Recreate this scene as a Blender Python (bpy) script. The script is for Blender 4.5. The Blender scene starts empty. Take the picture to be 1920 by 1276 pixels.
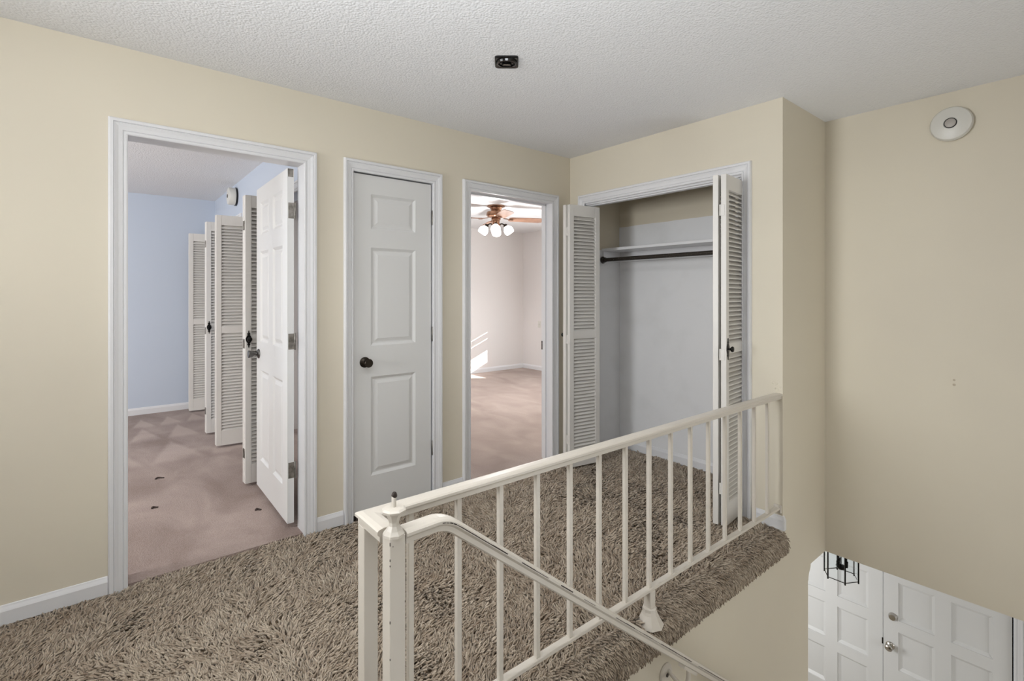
import bpy, math, random
import numpy as np
from mathutils import Vector, Matrix
random.seed(7)
rng = np.random.default_rng(11)
SC = bpy.context.scene
COL = SC.collection
PI = math.pi

# ------------------------------------------------------------------ camera
F_PX, CY, YAW, CAM_H = 936.28, 552.18, 0.6895, 1.3199
cam_d = bpy.data.cameras.new('camera')
cam_d.sensor_fit = 'HORIZONTAL'
cam_d.sensor_width = 36.0
cam_d.lens = F_PX / 1920 * 36.0
cam_d.shift_y = -(638 - CY) / 1920
cam_d.clip_start = 0.02
cam = bpy.data.objects.new('camera', cam_d)
COL.objects.link(cam)
cam.location = (0, 0, CAM_H)
cam.rotation_euler = (PI / 2, 0, -YAW)
SC.camera = cam

# ------------------------------------------------------------------ world, lights, exposure
SC.view_settings.view_transform = 'Standard'
SC.view_settings.look = 'None'
SC.view_settings.gamma = 1.0
SC.view_settings.exposure = 0.0
SC.view_settings.use_curve_mapping = False
world = bpy.data.worlds.new('sky')
SC.world = world
world.use_nodes = True
world.node_tree.nodes['Background'].inputs[0].default_value = (0.75, 0.86, 1.0, 1)
world.node_tree.nodes['Background'].inputs[1].default_value = 1.2


def light(name, kind, loc, energy, color=(1, 1, 1), size=0.1, rot=(0, 0, 0), size_y=None, spread=None):
    d = bpy.data.lights.new(name, kind)
    d.energy = energy
    d.color = color
    if kind == 'AREA':
        d.shape = 'RECTANGLE'
        d.size = size
        d.size_y = size_y or size
        if spread: d.spread = spread
    elif kind == 'SUN':
        d.angle = size
    else:
        d.shadow_soft_size = size
    o = bpy.data.objects.new(name, d)
    COL.objects.link(o)
    o.location = loc
    o.rotation_euler = rot
    return o


light('hall_lamp', 'POINT', (-0.55, 1.56, 2.08), 12.8, (1.0, 0.985, 0.96), 0.07)
light('hall_ceiling_lamp', 'AREA', (0.75, 1.0, 2.40), 9.6, (1.0, 0.99, 0.97), 0.5)
light('hall_ceiling_fill', 'AREA', (-0.2, 0.2, 1.2), 35.0, (0.91, 0.96, 1.0), 0.6, (PI - 0.25, 0, -0.7), None, 2.2)  # added upward fill that brightens the ceiling, not a hall fixture
light('rear_fill', 'AREA', (-0.2, -1.55, 1.45), 10.1, (0.97, 0.985, 1.0), 2.6, (PI / 2, 0, 0), 1.7)  # soft fill put in behind the camera; the wall there has no window
light('hall_end_fill', 'AREA', (-2.6, 1.8, 1.55), 16.8, (0.95, 0.975, 1.0), 1.2, (0, -PI / 2, -0.05), 0.9, 1.3)  # invented area fill for the closet wall, its interior and the door edges
light('stairwell_up_fill', 'AREA', (2.0, -0.7, -0.9), 6.0, (0.92, 0.965, 1.0), 2.0, (PI - 0.55, 0, 0), 1.0, 1.5)  # added fill aimed up the stairwell to even out the ceiling
light('front_door_fill', 'AREA', (3.75, 2.30, -1.25), 12.8, (0.96, 0.98, 1.0), 0.5, (0, -PI / 2, -0.45), 0.7)  # added out of sight behind the stair wall to light the front doors
light('foyer_side_fill', 'AREA', (3.6, -1.6, -0.9), 19.5, (0.96, 0.98, 1.0), 1.6, (PI / 2, 0, 0), 1.2)  # made-up side fill for the dark foyer, no opening behind it
light('blue_bedroom_fill', 'AREA', (-1.9, 3.25, 1.5), 74.1, (0.98, 0.985, 1.0), 2.2, (0, -PI / 2, 1.0), 1.3)  # fill added by the door wall to brighten the louvered doors
light('blue_bedroom_far_fill', 'AREA', (-2.2, 5.1, 1.5), 25.5, (0.98, 0.985, 1.0), 1.6, (0, -PI / 2, 0.7), 1.3)  # second invented fill, lifts the far blue wall and bedroom ceiling
light('white_bedroom_daylight', 'AREA', (5.80, 4.4, 1.35), 31.5, (0.97, 0.99, 1.0), 1.4, (0, PI / 2, 0), 1.5)
sun = light('sun', 'SUN', (9, 3, 5), 22, (1.0, 0.96, 0.9), 0.004)
sun.rotation_euler = Vector((-0.77, 0.55, -0.33)).to_track_quat('-Z', 'Y').to_euler()


# ------------------------------------------------------------------ materials
def mat(name, color, rough=0.5, metal=0.0, bump=None, var=None, emit=None, spec=0.5, grain=None):
    m = bpy.data.materials.new(name)
    m.use_nodes = True
    nt = m.node_tree
    b = nt.nodes['Principled BSDF']
    c = srgb(color)
    b.inputs['Base Color'].default_value = (*c, 1)
    b.inputs['Roughness'].default_value = rough
    b.inputs['Metallic'].default_value = metal
    b.inputs['Specular IOR Level'].default_value = spec
    tc = nt.nodes.new('ShaderNodeTexCoord')
    if var:
        scale, color2, lo, hi = var
        n = nt.nodes.new('ShaderNodeTexNoise')
        n.inputs['Scale'].default_value = scale
        n.inputs['Detail'].default_value = 5
        nt.links.new(tc.outputs['Object'], n.inputs['Vector'])
        r = nt.nodes.new('ShaderNodeMapRange')
        r.inputs[1].default_value = lo
        r.inputs[2].default_value = hi
        nt.links.new(n.outputs['Fac'], r.inputs[0])
        mx = nt.nodes.new('ShaderNodeMix')
        mx.data_type = 'RGBA'
        mx.inputs[6].default_value = (*c, 1)
        mx.inputs[7].default_value = (*srgb(color2), 1)
        nt.links.new(r.outputs[0], mx.inputs[0])
        nt.links.new(mx.outputs[2], b.inputs['Base Color'])
    if bump:
        scale, strength, dist = bump
        n = nt.nodes.new('ShaderNodeTexNoise')
        n.inputs['Scale'].default_value = scale
        n.inputs['Detail'].default_value = 3
        nt.links.new(tc.outputs['Object'], n.inputs['Vector'])
        bp = nt.nodes.new('ShaderNodeBump')
        bp.inputs['Strength'].default_value = strength
        bp.inputs['Distance'].default_value = dist
        nt.links.new(n.outputs['Fac'], bp.inputs['Height'])
        nt.links.new(bp.outputs[0], b.inputs['Normal'])
    if emit:
        b.inputs['Emission Color'].default_value = (*srgb(emit[0]), 1)
        b.inputs['Emission Strength'].default_value = emit[1]
    return m


def srgb(c):
    return tuple(((v / 255) / 12.92 if v / 255 <= 0.04045 else ((v / 255 + 0.055) / 1.055) ** 2.4) for v in c)


M = {}
M['wall'] = mat('yellow_wall_paint', (222, 214, 196), 0.6, bump=(90, 0.06, 0.002), var=(1.3, (218, 210, 193), 0.35, 0.7), spec=0.3)
M['blue'] = mat('blue_wall_paint', (196, 205, 219), 0.6, bump=(90, 0.06, 0.002), spec=0.3)
M['pale'] = mat('pale_wall_paint', (228, 224, 222), 0.6, bump=(90, 0.05, 0.002), spec=0.3)
M['closet_white'] = mat('white_closet_paint', (228, 228, 229), 0.55, bump=(40, 0.05, 0.003), var=(3.5, (218, 218, 218), 0.5, 0.8), spec=0.3)
M['trim'] = mat('white_trim_paint', (225, 225, 227), 0.35, bump=(30, 0.02, 0.001))
M['door'] = mat('white_door_paint', (222, 222, 221), 0.38, bump=(30, 0.025, 0.001))
M['louver'] = mat('white_louver_paint', (222, 219, 214), 0.42, bump=(30, 0.05, 0.002))
M['rail'] = mat('cream_metal_paint', (212, 205, 194), 0.33, bump=(60, 0.05, 0.001))
M['ceiling'] = mat('textured_ceiling', (234, 234, 235), 0.9, spec=0.1)
M['black'] = mat('black_metal', (20, 18, 17), 0.35, 0.6)
M['black_gloss'] = mat('black_plastic', (14, 13, 13), 0.2)
M['pewter'] = mat('dark_pewter', (92, 90, 88), 0.3, 0.9)
M['nickel'] = mat('satin_nickel', (190, 186, 180), 0.25, 1.0)
M['hinge'] = mat('brushed_steel', (150, 146, 140), 0.4, 0.9, var=(40, (110, 106, 100), 0.4, 0.7))
M['bronze'] = mat('dark_bronze', (52, 46, 40), 0.35, 0.8)
M['rod'] = mat('dark_rod', (48, 42, 36), 0.45, 0.3, var=(120, (120, 112, 104), 0.62, 0.72))
M['plastic'] = mat('white_plastic', (216, 214, 207), 0.35)
M['grey_plastic'] = mat('grey_plastic', (176, 170, 164), 0.4)
M['copper'] = mat('antique_copper', (160, 122, 98), 0.25, 0.9)
M['wood'] = mat('blade_wood', (160, 122, 100), 0.35, var=(9, (138, 102, 82), 0.4, 0.7))
M['bulb'] = mat('lit_glass_shade', (255, 250, 245), 0.3, emit=((255, 252, 249), 2.6))
M['bare'] = mat('worn_bare_metal', (58, 50, 46), 0.5, 0.5)
M['dab'] = mat('spackle_dab', (192, 180, 160), 0.8)
M['lint'] = mat('dark_lint', (70, 58, 54), 0.95)
M['backing'] = mat('carpet_backing', (104, 90, 74), 0.95, spec=0.05)
M['subfloor'] = mat('foyer_tile', (190, 182, 170), 0.5)
g = bpy.data.materials.new('clear_glass')
g.use_nodes = True
gb = g.node_tree.nodes['Principled BSDF']
gb.inputs['Base Color'].default_value = (0.93, 0.96, 0.97, 1)
gb.inputs['Roughness'].default_value = 0.02
gb.inputs['Transmission Weight'].default_value = 1.0
gb.inputs['IOR'].default_value = 1.1
M['glass'] = g


def N(nt, t, **kw):
    n = nt.nodes.new(t)
    for k, v in kw.items(): setattr(n, k, v)
    return n


def popcorn(m):
    nt = m.node_tree
    b = nt.nodes['Principled BSDF']
    tc = nt.nodes['Texture Coordinate']
    n1 = N(nt, 'ShaderNodeTexNoise'); n1.inputs['Scale'].default_value = 70; n1.inputs['Detail'].default_value = 4
    n1.inputs['Roughness'].default_value = 0.6
    n2 = N(nt, 'ShaderNodeTexVoronoi'); n2.inputs['Scale'].default_value = 95
    ad = N(nt, 'ShaderNodeMath', operation='SUBTRACT')
    nt.links.new(tc.outputs['Object'], n1.inputs['Vector'])
    nt.links.new(tc.outputs['Object'], n2.inputs['Vector'])
    nt.links.new(n1.outputs['Fac'], ad.inputs[0])
    nt.links.new(n2.outputs['Distance'], ad.inputs[1])
    bp = N(nt, 'ShaderNodeBump')
    bp.inputs['Strength'].default_value = 0.45
    bp.inputs['Distance'].default_value = 0.006
    nt.links.new(ad.outputs[0], bp.inputs['Height'])
    nt.links.new(bp.outputs[0], b.inputs['Normal'])


popcorn(M['ceiling'])


def closet_paint():
    """white below the old paint line, yellow above it"""
    m = bpy.data.materials.new('two_tone_closet_paint')
    m.use_nodes = True
    nt = m.node_tree
    b = nt.nodes['Principled BSDF']
    b.inputs['Roughness'].default_value = 0.55
    b.inputs['Specular IOR Level'].default_value = 0.3
    gm = N(nt, 'ShaderNodeNewGeometry')
    sp = N(nt, 'ShaderNodeSeparateXYZ')
    nt.links.new(gm.outputs['Position'], sp.inputs[0])
    # line height: 1.912 on the back wall (x = 3.53), sloping to 1.93 at the front of the side wall
    gt = N(nt, 'ShaderNodeMath', operation='GREATER_THAN')
    ns = N(nt, 'ShaderNodeTexNoise'); ns.inputs['Scale'].default_value = 6
    mu = N(nt, 'ShaderNodeMath', operation='MULTIPLY_ADD')
    mu.inputs[1].default_value = 0.012
    bx_ = N(nt, 'ShaderNodeMath', operation='GREATER_THAN'); bx_.inputs[1].default_value = 3.525
    nt.links.new(sp.outputs['X'], bx_.inputs[0])
    ht = N(nt, 'ShaderNodeMapRange'); ht.inputs[3].default_value = 1.69; ht.inputs[4].default_value = 1.905
    nt.links.new(bx_.outputs[0], ht.inputs[0]); nt.links.new(ht.outputs[0], mu.inputs[2])
    nt.links.new(gm.outputs['Position'], ns.inputs['Vector'])
    nt.links.new(ns.outputs['Fac'], mu.inputs[0])
    nt.links.new(sp.outputs['Z'], gt.inputs[0])
    nt.links.new(mu.outputs[0], gt.inputs[1])
    n = N(nt, 'ShaderNodeTexNoise'); n.inputs['Scale'].default_value = 3.5; n.inputs['Detail'].default_value = 6
    nt.links.new(gm.outputs['Position'], n.inputs['Vector'])
    mr = N(nt, 'ShaderNodeMapRange'); mr.inputs[1].default_value = 0.5; mr.inputs[2].default_value = 0.8
    nt.links.new(n.outputs['Fac'], mr.inputs[0])
    m1 = N(nt, 'ShaderNodeMix', data_type='RGBA')
    m1.inputs[6].default_value = (*srgb((228, 228, 229)), 1)
    m1.inputs[7].default_value = (*srgb((218, 218, 218)), 1)
    nt.links.new(mr.outputs[0], m1.inputs[0])
    m2 = N(nt, 'ShaderNodeMix', data_type='RGBA')
    m2.inputs[7].default_value = (*srgb((212, 203, 184)), 1)
    nt.links.new(gt.outputs[0], m2.inputs[0])
    nt.links.new(m1.outputs[2], m2.inputs[6])
    nt.links.new(m2.outputs[2], b.inputs['Base Color'])
    return m


M['closet'] = closet_paint()


def pink_carpet(name, c1, c2, marks):
    m = bpy.data.materials.new(name)
    m.use_nodes = True
    nt = m.node_tree
    b = nt.nodes['Principled BSDF']
    b.inputs['Roughness'].default_value = 1.0
    b.inputs['Specular IOR Level'].default_value = 0.05
    b.inputs['Sheen Weight'].default_value = 0.15
    gm = N(nt, 'ShaderNodeNewGeometry')
    mp = N(nt, 'ShaderNodeMapping'); mp.inputs['Scale'].default_value = (1.0, 0.55, 1)
    mp.inputs['Rotation'].default_value = (0, 0, 0.5)
    nt.links.new(gm.outputs['Position'], mp.inputs[0])
    n1 = N(nt, 'ShaderNodeTexNoise'); n1.inputs['Scale'].default_value = 3.2; n1.inputs['Detail'].default_value = 8
    n1.inputs['Distortion'].default_value = 0.6
    nt.links.new(mp.outputs[0], n1.inputs['Vector'])
    n2 = N(nt, 'ShaderNodeTexNoise'); n2.inputs['Scale'].default_value = 160; n2.inputs['Detail'].default_value = 2
    nt.links.new(gm.outputs['Position'], n2.inputs['Vector'])
    a = N(nt, 'ShaderNodeMath', operation='MULTIPLY_ADD'); a.inputs[1].default_value = 0.45
    nt.links.new(n2.outputs['Fac'], a.inputs[0]); nt.links.new(n1.outputs['Fac'], a.inputs[2])
    fac = a.outputs[0]
    if marks:   # lighter wedges left by a vacuum cleaner: nap brushed the other way
        sp = N(nt, 'ShaderNodeSeparateXYZ'); nt.links.new(gm.outputs['Position'], sp.inputs[0])
        def wedge(y0, h, per, off, fac_in):
            ux = N(nt, 'ShaderNodeMath', operation='MULTIPLY_ADD'); ux.inputs[1].default_value = 1 / per; ux.inputs[2].default_value = off
            nt.links.new(sp.outputs['X'], ux.inputs[0])
            fr = N(nt, 'ShaderNodeMath', operation='FRACT'); nt.links.new(ux.outputs[0], fr.inputs[0])
            s = N(nt, 'ShaderNodeMath', operation='SUBTRACT'); nt.links.new(fr.outputs[0], s.inputs[0]); s.inputs[1].default_value = 0.5
            ab = N(nt, 'ShaderNodeMath', operation='ABSOLUTE'); nt.links.new(s.outputs[0], ab.inputs[0])
            t = N(nt, 'ShaderNodeMapRange'); t.clamp = False
            t.inputs[1].default_value = y0; t.inputs[2].default_value = y0 + h; t.inputs[3].default_value = 0.5; t.inputs[4].default_value = 0
            nt.links.new(sp.outputs['Y'], t.inputs[0])
            d = N(nt, 'ShaderNodeMath', operation='SUBTRACT'); nt.links.new(t.outputs[0], d.inputs[0]); nt.links.new(ab.outputs[0], d.inputs[1])
            sm = N(nt, 'ShaderNodeMapRange', interpolation_type='SMOOTHSTEP'); sm.inputs[1].default_value = -0.05; sm.inputs[2].default_value = 0.10
            nt.links.new(d.outputs[0], sm.inputs[0])
            lo = N(nt, 'ShaderNodeMapRange', interpolation_type='SMOOTHSTEP'); nt.links.new(sp.outputs['Y'], lo.inputs[0]); lo.inputs[1].default_value = y0 - 0.02; lo.inputs[2].default_value = y0 + 0.16
            pr = N(nt, 'ShaderNodeMath', operation='MULTIPLY'); nt.links.new(sm.outputs[0], pr.inputs[0]); nt.links.new(lo.outputs[0], pr.inputs[1])
            o = N(nt, 'ShaderNodeMath', operation='MULTIPLY_ADD'); nt.links.new(pr.outputs[0], o.inputs[0]); o.inputs[1].default_value = 0.27
            nt.links.new(fac_in, o.inputs[2])
            return o.outputs[0]
        fac = wedge(6.15, 0.45, 0.23, 0.05, fac)
        fac = wedge(5.55, 0.60, 0.29, 0.4, fac)
        fac = wedge(4.75, 0.75, 0.41, 0.3, fac)
    mr = N(nt, 'ShaderNodeMapRange'); mr.inputs[1].default_value = 0.5; mr.inputs[2].default_value = 0.95
    nt.links.new(fac, mr.inputs[0])
    mx = N(nt, 'ShaderNodeMix', data_type='RGBA')
    mx.inputs[6].default_value = (*srgb(c1), 1); mx.inputs[7].default_value = (*srgb(c2), 1)
    nt.links.new(mr.outputs[0], mx.inputs[0])
    nt.links.new(mx.outputs[2], b.inputs['Base Color'])
    bp = N(nt, 'ShaderNodeBump'); bp.inputs['Strength'].default_value = 0.6; bp.inputs['Distance'].default_value = 0.006
    nt.links.new(n2.outputs['Fac'], bp.inputs['Height']); nt.links.new(bp.outputs[0], b.inputs['Normal'])
    return m


M['mauve'] = pink_carpet('mauve_carpet', (136, 117, 109), (182, 164, 156), True)
M['pink'] = pink_carpet('pink_carpet', (150, 133, 125), (178, 162, 153), False)


def shag():
    m = bpy.data.materials.new('shag_yarn')
    m.use_nodes = True
    nt = m.node_tree
    b = nt.nodes['Principled BSDF']
    b.inputs['Roughness'].default_value = 0.85
    b.inputs['Specular IOR Level'].default_value = 0.15
    b.inputs['Sheen Weight'].default_value = 0.2
    at = N(nt, 'ShaderNodeAttribute', attribute_name='tone')
    cr = N(nt, 'ShaderNodeValToRGB')
    e = cr.color_ramp.elements
    e[0].position = 0; e[0].color = (*srgb((142, 125, 107)), 1)
    e[1].position = 1; e[1].color = (*srgb((200, 186, 168)), 1)
    nt.links.new(at.outputs['Fac'], cr.inputs[0])
    nt.links.new(cr.outputs[0], b.inputs['Base Color'])
    return m


M['shag'] = shag()


# ------------------------------------------------------------------ mesh helpers
class MB:
    """collects faces; build() links them as ONE mesh object"""
    def __init__(s):
        s.v, s.f, s.sm = [], [], []

    def add(s, verts, faces, smooth=False):
        n = len(s.v)
        s.v += [tuple(p) for p in verts]
        s.f += [tuple(i + n for i in f) for f in faces]
        s.sm += [smooth] * len(faces)
        return s

    def box(s, x0, x1, y0, y1, z0, z1, bevel=0.0):
        if x0 > x1: x0, x1 = x1, x0
        if y0 > y1: y0, y1 = y1, y0
        if z0 > z1: z0, z1 = z1, z0
        if not bevel:
            v = [(x, y, z) for z in (z0, z1) for y in (y0, y1) for x in (x0, x1)]
            return s.add(v, [(0, 2, 3, 1), (4, 5, 7, 6), (0, 1, 5, 4), (2, 6, 7, 3), (0, 4, 6, 2), (1, 3, 7, 5)])
        b = min(bevel, (x1 - x0) / 2.01, (y1 - y0) / 2.01, (z1 - z0) / 2.01)
        v, idx = [], {}
        for i, x in enumerate((x0, x1)):
            for j, y in enumerate((y0, y1)):
                for k, z in enumerate((z0, z1)):
                    sx, sy, sz = (1, -1)[i], (1, -1)[j], (1, -1)[k]
                    idx[i, j, k, 0] = len(v); v.append((x, y + sy * b, z + sz * b))
                    idx[i, j, k, 1] = len(v); v.append((x + sx * b, y, z + sz * b))
                    idx[i, j, k, 2] = len(v); v.append((x + sx * b, y + sy * b, z))
        f = []
        cyc = [(0, 0), (1, 0), (1, 1), (0, 1)]
        for e in (0, 1):
            f.append([idx[e, a, c, 0] for a, c in (cyc if e else cyc[::-1])])
            f.append([idx[a, e, c, 1] for a, c in (cyc[::-1] if e else cyc)])
            f.append([idx[a, c, e, 2] for a, c in (cyc if e else cyc[::-1])])
        for a in (0, 1):
            for c in (0, 1):
                q = [idx[0, a, c, 1], idx[1, a, c, 1], idx[1, a, c, 2], idx[0, a, c, 2]]
                f.append(q if a == c else q[::-1])
                q = [idx[a, 0, c, 0], idx[a, 1, c, 0], idx[a, 1, c, 2], idx[a, 0, c, 2]]
                f.append(q[::-1] if a == c else q)
                q = [idx[a, c, 0, 0], idx[a, c, 1, 0], idx[a, c, 1, 1], idx[a, c, 0, 1]]
                f.append(q if a == c else q[::-1])
                for k in (0, 1):
                    t = [idx[a, c, k, 0], idx[a, c, k, 1], idx[a, c, k, 2]]
                    f.append(t if (a + c + k) % 2 else t[::-1])
        return s.add(v, f)

    def lathe(s, prof, o, axis, seg=24, smooth=True):
        """prof: (radius, height along axis)"""
        o, ax = Vector(o), Vector(axis).normalized()
        q = Vector((0, 0, 1)).rotation_difference(ax)
        X, Y = q @ Vector((1, 0, 0)), q @ Vector((0, 1, 0))
        v, f = [], []
        for r, h in prof:
            for i in range(seg):
                a = 2 * PI * i / seg
                v.append(o + ax * h + (X * math.cos(a) + Y * math.sin(a)) * r)
        for j in range(len(prof) - 1):
            for i in range(seg):
                k = (i + 1) % seg
                f.append((j * seg + i, j * seg + k, (j + 1) * seg + k, (j + 1) * seg + i))
        f.append(tuple(range(seg))[::-1])
        f.append(tuple((len(prof) - 1) * seg + i for i in range(seg)))
        return s.add(v, f, smooth)

    def sweep(s, path, prof, up=(0, 0, 1), smooth=False, closed_prof=True, normals=None):
        """prof (a, b): a along side vector, b along up; mitred at path corners"""
        P = [Vector(p) for p in path]
        up = Vector(up)
        v, f, n = [], [], len(prof)
        for i, p in enumerate(P):
            d0 = (P[i] - P[i - 1]).normalized() if i else (P[1] - P[0]).normalized()
            d1 = (P[i + 1] - P[i]).normalized() if i < len(P) - 1 else d0
            s0, s1 = d0.cross(up).normalized(), d1.cross(up).normalized()
            u0, u1 = s0.cross(d0), s1.cross(d1)
            sv, uv = (s0 + s1), (u0 + u1)
            sv = sv.normalized() / max(0.3, sv.normalized().dot(s0))
            uv = uv.normalized() / max(0.3, uv.normalized().dot(u0))
            for a, b in prof:
                v.append(p + sv * a + uv * b)
        for i in range(len(P) - 1):
            for j in range(n):
                k = (j + 1) % n
                f.append((i * n + j, i * n + k, (i + 1) * n + k, (i + 1) * n + j))
        s.add(v, f, smooth)
        m = len(s.v) - len(v)
        s.f += [tuple(m + j for j in range(n))[::-1], tuple(m + (len(P) - 1) * n + j for j in range(n))]
        s.sm += [False, False]
        return s

    def tube(s, path, r, seg=10):
        prof = [(r * math.cos(2 * PI * i / seg), r * math.sin(2 * PI * i / seg)) for i in range(seg)]
        d = Vector(path[-1]) - Vector(path[0])
        up = (0, 0, 1) if abs(d.normalized().z) < 0.95 else (0, 1, 0)
        return s.sweep(path, prof, up, True)

    def prism(s, poly, to3, depth):
        """poly (a, b) outline; to3(a, b, t) gives the point"""
        n = len(poly)
        v = [to3(a, b, 0) for a, b in poly] + [to3(a, b, depth) for a, b in poly]
        f = [tuple(range(n))[::-1], tuple(range(n, 2 * n))]
        f += [(i, (i + 1) % n, n + (i + 1) % n, n + i) for i in range(n)]
        return s.add(v, f)

    def mesh(s, name, m):
        me = bpy.data.meshes.new(name)
        me.from_pydata(s.v, [], s.f)
        me.polygons.foreach_set('use_smooth', s.sm)
        if any(s.sm):
            me.validate()
        import bmesh
        bm = bmesh.new(); bm.from_mesh(me)
        bmesh.ops.recalc_face_normals(bm, faces=bm.faces)
        bm.to_mesh(me); bm.free()
        if any(s.sm):
            me.set_sharp_from_angle(angle=math.radians(40))
        me.materials.append(m)
        return me

    def build(s, name, m, parent=None, label=None):
        return put(name, s.mesh(name, m), parent, label)


def put(name, me, parent=None, label=None):
    o = bpy.data.objects.new(name, me)
    COL.objects.link(o)
    if parent is not None: o.parent = parent
    if label: o['label'] = label
    return o


def tag(o, label=None, cat=None, group=None, kind=None):
    if label: o['label'] = label
    if cat: o['category'] = cat
    if group: o['group'] = group
    if kind: o['kind'] = kind
    return o


def thing(name, label, cat, loc=(0, 0, 0), rotz=0.0, group=None, kind=None):
    o = bpy.data.objects.new(name, None)
    o.empty_display_size = 0.1
    COL.objects.link(o)
    o.location = loc
    o.rotation_euler = (0, 0, rotz)
    return tag(o, label, cat, group, kind)


def struct(name, mb, m, label=None):
    return tag(mb.build(name, m), label, kind='structure')


# ------------------------------------------------------------------ the setting
YA, XB, YC, XD = 2.868, 2.985, 1.208, 3.63       # door wall, closet wall, stair wall, foyer wall
HC, ZS = 2.44, -0.343                            # ceiling, underside of the wall over the foyer
ZF = -2.50                                       # foyer floor
D1, D2, D3, DH = (0.097, 0.868), (1.150, 1.688), (1.988, 2.772), 2.045
CL = (1.441, 2.705)                              # closet opening along y
JT = 0.018

w = MB()
xs = [-2.7, D1[0] - JT, D1[1] + JT, D2[0] - JT, D2[1] + JT, D3[0] - JT, D3[1] + JT, 6.1]
for i in range(0, 7, 2): w.box(xs[i], xs[i + 1], YA, YA + 0.115, -0.3, HC)
for i in range(1, 6, 2): w.box(xs[i], xs[i + 1], YA, YA + 0.115, DH + JT, HC)
struct('wall_back', w, M['wall'], 'pale yellow hall wall with three white door openings')

w = MB()
w.box(XB, XB + 0.115, YC + 0.115, CL[0] - JT, -0.3, HC)
w.box(XB, XB + 0.115, CL[1] + JT, YA, -0.3, HC)
w.box(XB, XB + 0.115, CL[0] - JT, CL[1] + JT, DH + JT, HC)
struct('wall_closet', w, M['wall'], 'pale yellow wall holding the louvered closet opening')

w = MB()
w.box(0.45, XB, YC, YC + 0.12, ZF, -0.135)
w.box(XB, 3.349, YC, YC + 0.115, ZF, HC)
w.box(3.349, XD + 0.12, YC, YC + 0.115, ZS, HC)
struct('wall_stairwell', w, M['wall'], 'shaded yellow wall beside and below the landing')
struct('wall_foyer_side', MB().box(3.23, 3.349, YC + 0.115, 3.1, ZF, ZS), M['wall'], 'yellow foyer wall end beside the white front doors')
struct('wall_foyer_upper', MB().box(XD, XD + 0.12, -1.8, YC, ZS, HC), M['wall'], 'tan wall hanging above the foyer with a round alarm')

w = MB()                                         # closet interior
w.box(3.53, 3.63, 1.323, 2.79, -0.3, HC)
w.box(XB + 0.115, 3.63, 2.79, YA, -0.3, HC)
w.box(XB + 0.115, 3.53, 1.323, 1.335, -0.3, HC)
struct('wall_closet_inside', w, M['closet'], 'white inside walls of the hall closet, yellow above')

struct('ceiling', MB().box(-2.75, 6.15, -1.85, 7.05, HC, HC + 0.1), M['ceiling'], 'white textured ceiling')
struct('ceiling.001', MB().box(3.23, 5.15, YC + 0.115, 3.15, ZS, ZS + 0.1).box(XD + 0.12, 5.15, -1.8, YC + 0.115, ZS, ZS + 0.1), M['ceiling'])

# hall floor with its shag pile further below
ZP = -0.026
fl = struct('floor', MB().box(-2.7, XB, YC + 0.03, YA + 0.01, -0.3, ZP).box(-2.7, 0.50, -1.8, YC + 0.03, -0.3, ZP)
            .box(D1[0] - JT, D1[1] + JT, YA + 0.01, YA + 0.022, -0.1, ZP).box(XB, 3.53, 1.335, 2.79, -0.3, ZP), M['backing'], 'hall landing floor under beige shag carpet')
struct('floor.001', MB().box(-2.7, 1.06, YA + 0.115, 6.88, -0.1, -0.008).box(D1[0] - JT, D1[1] + JT, YA + 0.022, YA + 0.115, -0.1, -0.008), M['mauve'], 'mauve carpet of the blue bedroom')
struct('floor.002', MB().box(1.78, 5.95, YA + 0.115, 6.9, -0.1, -0.006).box(D3[0] - JT, D3[1] + JT, YA + 0.02, YA + 0.115, -0.1, -0.006).box(D3[0] - JT, D3[1] + JT, YA, YA + 0.02, -0.1, -0.012), M['pink'], 'pink carpet of the white bedroom')
struct('floor.003', MB().box(0.3, 5.1, -1.8, 3.1, ZF - 0.1, ZF), M['subfloor'], 'foyer floor below the stairs')

# outer shell behind the camera and round the rooms
struct('wall_left', MB().box(-2.8, -2.7, -1.8, 7.0, -0.3, HC), M['wall'])
struct('wall_front', MB().box(-2.7, 5.1, -1.9, -1.8, ZF, HC), M['wall'])
struct('wall_stair_end', MB().box(0.30, 0.45, -1.8, YC + 0.12, ZF, -0.3), M['wall'])
struct('wall_bedroom_far', MB().box(-2.7, 1.75, 6.88, 7.0, -0.1, HC), M['blue'], 'pale blue far wall of the left bedroom')
CA, CB_ = (3.42, 5.00), (5.44, 6.70)
w = MB()
w.box(1.06, 1.16, YA + 0.115, CA[0], -0.1, HC).box(1.06, 1.16, CA[1], CB_[0], -0.1, HC).box(1.06, 1.16, CB_[1], 6.88, -0.1, HC)
w.box(1.06, 1.16, CA[0], CA[1], 2.04, HC).box(1.06, 1.16, CB_[0], CB_[1], 2.04, HC)
struct('wall_bedroom_right', w, M['blue'], 'pale blue bedroom wall above the louvered closet doors')
struct('wall_bedroom_closet', MB().box(1.72, 1.78, YA + 0.115, 6.88, -0.1, HC).box(1.16, 1.72, 3.26, 3.36, -0.1, HC).box(1.16, 1.72, 5.17, 5.27, -0.1, HC), M['pale'])
struct('floor.004', MB().box(1.06, 1.72, YA + 0.115, 6.88, -0.1, -0.008), M['mauve'])
struct('wall_white_bedroom_far', MB().box(1.75, 6.1, 6.9, 7.0, -0.1, HC), M['pale'], 'off white far wall of the middle bedroom with sunlight')
WY, WZ = (5.42, 6.32), (0.50, 1.95)              # window in the right wall
w = MB()
w.box(5.95, 6.07, YA + 0.115, WY[0], -0.1, HC).box(5.95, 6.07, WY[1], 6.9, -0.1, HC)
w.box(5.95, 6.07, WY[0], WY[1], -0.1, WZ[0]).box(5.95, 6.07, WY[0], WY[1], WZ[1], HC)
struct('wall_white_bedroom_right', w, M['pale'], 'off white right wall of the middle bedroom')
win = thing('window_1', None, None, (0, 0, 0), kind='structure')
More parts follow.
